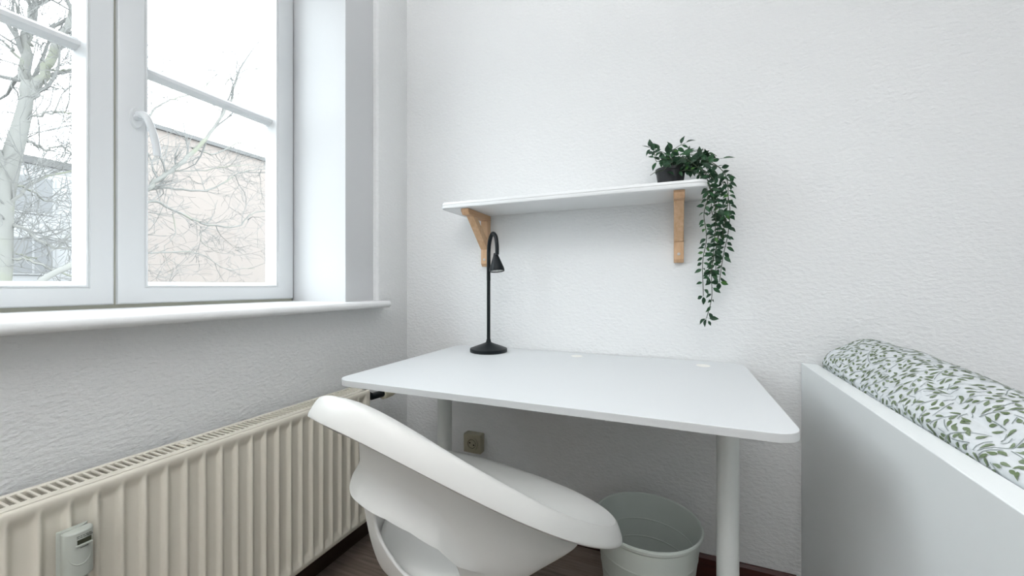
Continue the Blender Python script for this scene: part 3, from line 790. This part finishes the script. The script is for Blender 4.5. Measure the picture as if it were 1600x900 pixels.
# a shallow seat cushion-like plate with the crease seen through the cut-out
mb = MB()
for_rows = []
for f_, z in ((.995, ZB-.004), (.985, ZB+.012), (.96, ZB+.020), (.90, ZB+.024), (.70, ZB+.020), (.4, ZB+.014), (.02, ZB+.012)):
    for_rows.append([cworld(crim(ph)[0]*S1*f_*.985, crim(ph)[1]*S1*f_*.985+YO, z) for ph in cols[::3]])
mb.grid(for_rows, True)
part('seat_plate', mb, M['chair'], CH, smooth=50)
cw = cworld(0, 0, 0)
part('seat_mount', MB().box(cw.x-.09, cw.x+.09, cw.y-.09, cw.y+.09, ZB-.045, ZB-.018), M['grey_plastic'], CH, bev=.006)
part('gas_column', MB().lathe([(.025, .09), (.025, .26), (.020, .26), (.014, .262), (.014, ZB-.045)], (cw.x, cw.y, 0), 28), M['grey_plastic'], CH, smooth=30)
for k in range(5):
    a = 2*PI*k/5+.45; d = Vector((math.cos(a), math.sin(a), 0)); e = Vector((-d.y, d.x, 0)); c0 = Vector((cw.x, cw.y, 0))
    rows = []
    for t, w_, z0_, z1_ in ((0, .030, .075, .115), (.10, .026, .075, .110), (.20, .020, .066, .094), (.262, .017, .062, .082), (.278, .010, .064, .078)):
        p_ = c0+d*t; rows.append([p_+e*w_+Vector((0, 0, z0_)), p_+e*w_+Vector((0, 0, z1_-.008)), p_+e*w_*.6+Vector((0, 0, z1_)), p_-e*w_*.6+Vector((0, 0, z1_)), p_-e*w_+Vector((0, 0, z1_-.008)), p_-e*w_+Vector((0, 0, z0_))])
    mb = MB().grid(rows, True); L_ = len(mb.v); mb.f += [tuple(range(6)), tuple(range(L_-6, L_))]; mb.m += [0, 0]
    lg = part('base_leg', mb, M['chair'], CH, smooth=40)
    mb = MB(); cc = c0+d*.258+Vector((0, 0, .025))
    for sgn in (-1, 1): mb.tube([cc+e*sgn*.006, cc+e*sgn*.022], .025, 24)
    mb.tube([cc+Vector((0, 0, .005)), cc+Vector((0, 0, .045))], .006, 10)
    part('caster', mb, M['grey_plastic'], lg, smooth=40)
# ------------------------------------------------------------------ plant
PC = Vector((1.178, -.112, SZ1))
PT = empty('trailing_plant', PC, 'trailing green plant in a black pot on the right end of the shelf', 'plant')
part('pot', MB().lathe([(.0005, .001), (.037, .001), (.039, .004), (.046, .056), (.049, .057), (.049, .066), (.0455, .066), (.043, .058), (.0005, .055)], PC, 40), M['pot'], PT, smooth=30)
def leafmesh(name, m_, bend, wid):
    L_ = .036; rows = []
    for t in (0, .12, .3, .5, .7, .88, 1):
        w_ = wid*L_*math.sin(PI*min(t*1.02, 1)**.8)*.5 if 0 < t < 1 else .0003
        z = -bend*L_*t*t
        rows.append([(L_*t, -w_, z+w_*.45), (L_*t, 0, z), (L_*t, w_, z+w_*.45)])
    mb_ = MB().grid(rows); mb_.tube([(-.008, 0, .001), (0, 0, 0)], .0006, 3, cap=False)
    me_ = mb_.mesh(name, False); me_.materials.append(m_)
    for p_ in me_.polygons: p_.use_smooth = True
    return me_
LM = [leafmesh('leaf', M['leaf1'], .25, .56), leafmesh('leaf', M['leaf1'], .1, .50), leafmesh('leaf', M['leaf2'], .3, .52), leafmesh('leaf', M['leaf2'], .05, .46), leafmesh('leaf', M['leaf3'], .25, .5)]
leaves = [0]; FOL = None
rr = random.Random(14)
def leaf(p_, dirv, scale, nrm=None, k=None):
    if leaves[0] >= 298 and FOL is None: return
    d = Vector(dirv).normalized(); up = Vector(nrm) if nrm else Vector((rr.gauss(0, .5), -.6+rr.gauss(0, .4), 1))
    yv = up.cross(d)
    if yv.length < 1e-3: yv = Vector((1, 0, 0)).cross(d)
    yv.normalize(); zv = d.cross(yv)
    if FOL is not None:
        T_ = Matrix((d, yv, zv)).transposed()
        for q, (me_, mi) in enumerate([(LM[2], 1)] if rr.random() < .3 else [(LM[0], 0)]):
            FOL.add([Vector(p_)+T_@(v_.co*scale) for v_ in me_.vertices], [tuple(f_.vertices) for f_ in me_.polygons], mi)
        return
    o_l = bpy.data.objects.new('leaf', LM[k if k is not None else rr.choices(range(5), (4, 4, 3, 3, 1.4))[0]]); COL.objects.link(o_l); o_l.parent = PT
    Mx = Matrix((d, yv, zv)).transposed().to_4x4(); Mx.translation = Vector(p_)+d*.006*scale-PC
    o_l.matrix_basis = Mx @ Matrix.Diagonal((scale, scale, scale, 1)); leaves[0] += 1
def vine(pts, r_=.0011, step=.019, sc=.75, spread=1.0, hang=False, tip=True):
    path = catmull(pts, 10); part('vine_stem', MB().tube(path, r_, 5), M['stem'], PT, smooth=60)
    acc = 0; sg = 1
    for i in range(1, len(path)):
        dl = (path[i]-path[i-1]).length; acc += dl
        if acc > step:
            acc = 0; t = (path[i]-path[i-1]).normalized()
            sd = t.cross(Vector((rr.gauss(0, .5), 1+rr.gauss(0, .4), rr.gauss(0, .3)))).normalized()*sg; sg = -sg
            s_ = sc*rr.uniform(.65, 1.15)
            nr = (rr.gauss(0, .5), -1, rr.uniform(-.1, .9))
            leaf(path[i], t*rr.uniform(.2, .9)+sd*spread+Vector((0, rr.gauss(-.1, .4), 0)), s_, nr)
            if rr.random() < .55: leaf(path[i], t*rr.uniform(.2, .9)-sd*spread+Vector((0, rr.gauss(-.1, .4), 0)), s_*.9, nr)
    if tip: leaf(path[-1], path[-1]-path[-2], sc)
top = PC+Vector((0, 0, .056))
def W(px, py, y): return at_y(px, py, y)
# hanging strands: start in the pot, run over the shelf end, hang down
strands = [
 [(1090, 262, -.13), (1108, 288, -.15), (1118, 330, -.14), (1116, 380, -.12), (1112, 430, -.11), (1112, 465, -.10), (1104, 497, -.10)],
 [(1100, 256, -.10), (1128, 284, -.12), (1140, 320, -.12), (1138, 362, -.11), (1130, 400, -.10), (1124, 440, -.09)],
 [(1086, 268, -.17), (1106, 300, -.19), (1100, 335, -.18), (1104, 372, -.17), (1098, 410, -.16), (1099, 462, -.15)],
 [(1094, 262, -.09), (1118, 300, -.09), (1126, 345, -.08), (1120, 385, -.07), (1118, 425, -.06)],
 [(1096, 250, -.12), (1130, 268, -.14), (1138, 300, -.15), (1134, 340, -.14), (1128, 372, -.13)],
 [(1088, 268, -.11), (1110, 296, -.12), (1112, 330, -.12), (1122, 360, -.12), (1116, 400, -.12), (1108, 432, -.12)]]
for k, sd in enumerate(strands):
    vine([top+Vector((rr.uniform(-.02, .02), rr.uniform(-.02, .02), -.004))]+[W(*q) for q in sd], .0012, .0145 if k != 0 else .016, .72 if k else .75, .9)
leaf(W(1106, 497, -.10), Vector((1, -.2, -.0)), .78, (0, -1, .3), 0)
leaf(W(1106, 500, -.10), Vector((.5, 0, -1)), .5, (0, -1, .3), 1)
leaf(W(1126, 248, -.12), Vector((1, 0, 0)), 1.0, (0, -.6, 1), 3)
crown = [
 [(1046, 244, -.12), (1030, 236, -.13), (1018, 232, -.14)],
 [(1040, 250, -.15), (1026, 252, -.17), (1022, 238, -.18)],
 [(1050, 240, -.12), (1058, 230, -.12), (1070, 224, -.12)],
 [(1060, 242, -.10), (1048, 234, -.10), (1046, 231, -.10)],
 [(1066, 244, -.14), (1080, 238, -.15), (1100, 234, -.15)],
 [(1072, 246, -.10), (1092, 240, -.10), (1112, 240, -.10), (1120, 244, -.10)],
 [(1050, 254, -.17), (1036, 266, -.20), (1026, 268, -.21), (1016, 274, -.21)],
 [(1062, 250, -.16), (1070, 248, -.19), (1082, 254, -.20)],
 [(1070, 252, -.12), (1094, 250, -.15), (1112, 256, -.16), (1126, 262, -.16)],
 [(1060, 246, -.08), (1072, 238, -.06), (1090, 234, -.05)],
 [(1056, 248, -.09), (1042, 244, -.06), (1030, 248, -.05)],
 [(1072, 252, -.14), (1092, 262, -.18), (1106, 270, -.20), (1118, 284, -.20)],
 [(1066, 250, -.13), (1082, 246, -.13), (1098, 256, -.13), (1112, 274, -.13)]]
for cr in crown:
    vine([top+Vector((rr.uniform(-.02, .02), rr.uniform(-.02, .02), -.006))]+[W(*q) for q in cr], .0010, .0135, .82, 1.0)
# the dense inner foliage no one could count
FOL = MB()
for k in range(105):
    px, py = rr.uniform(1034, 1108), rr.gauss(252, 9)
    if py > 276: continue
    leaf(W(px, py, rr.uniform(-.17, -.06)), (rr.gauss(.3, 1), rr.gauss(-.3, .6), rr.gauss(.1, .6)), rr.uniform(.7, 1.0), (rr.gauss(0, .6), -.8, rr.uniform(0, 1.2)))
for k in range(34):
    t = rr.random()**1.3; py = 268+t*120; px = 1118+8*math.sin(t*3)+rr.gauss(0, 11-4*t)
    leaf(W(max(px, 1104), py, rr.uniform(-.17, -.07)), (rr.gauss(0, .8), rr.gauss(-.2, .4), rr.gauss(-.5, .6)), rr.uniform(.55, .85), (rr.gauss(0, .6), -1, rr.uniform(0, .9)))
me = FOL.mesh('inner_foliage', False)
tag(link('inner_foliage', me, [M['leaf1'], M['leaf2']], PT, smooth=60), kind='stuff')
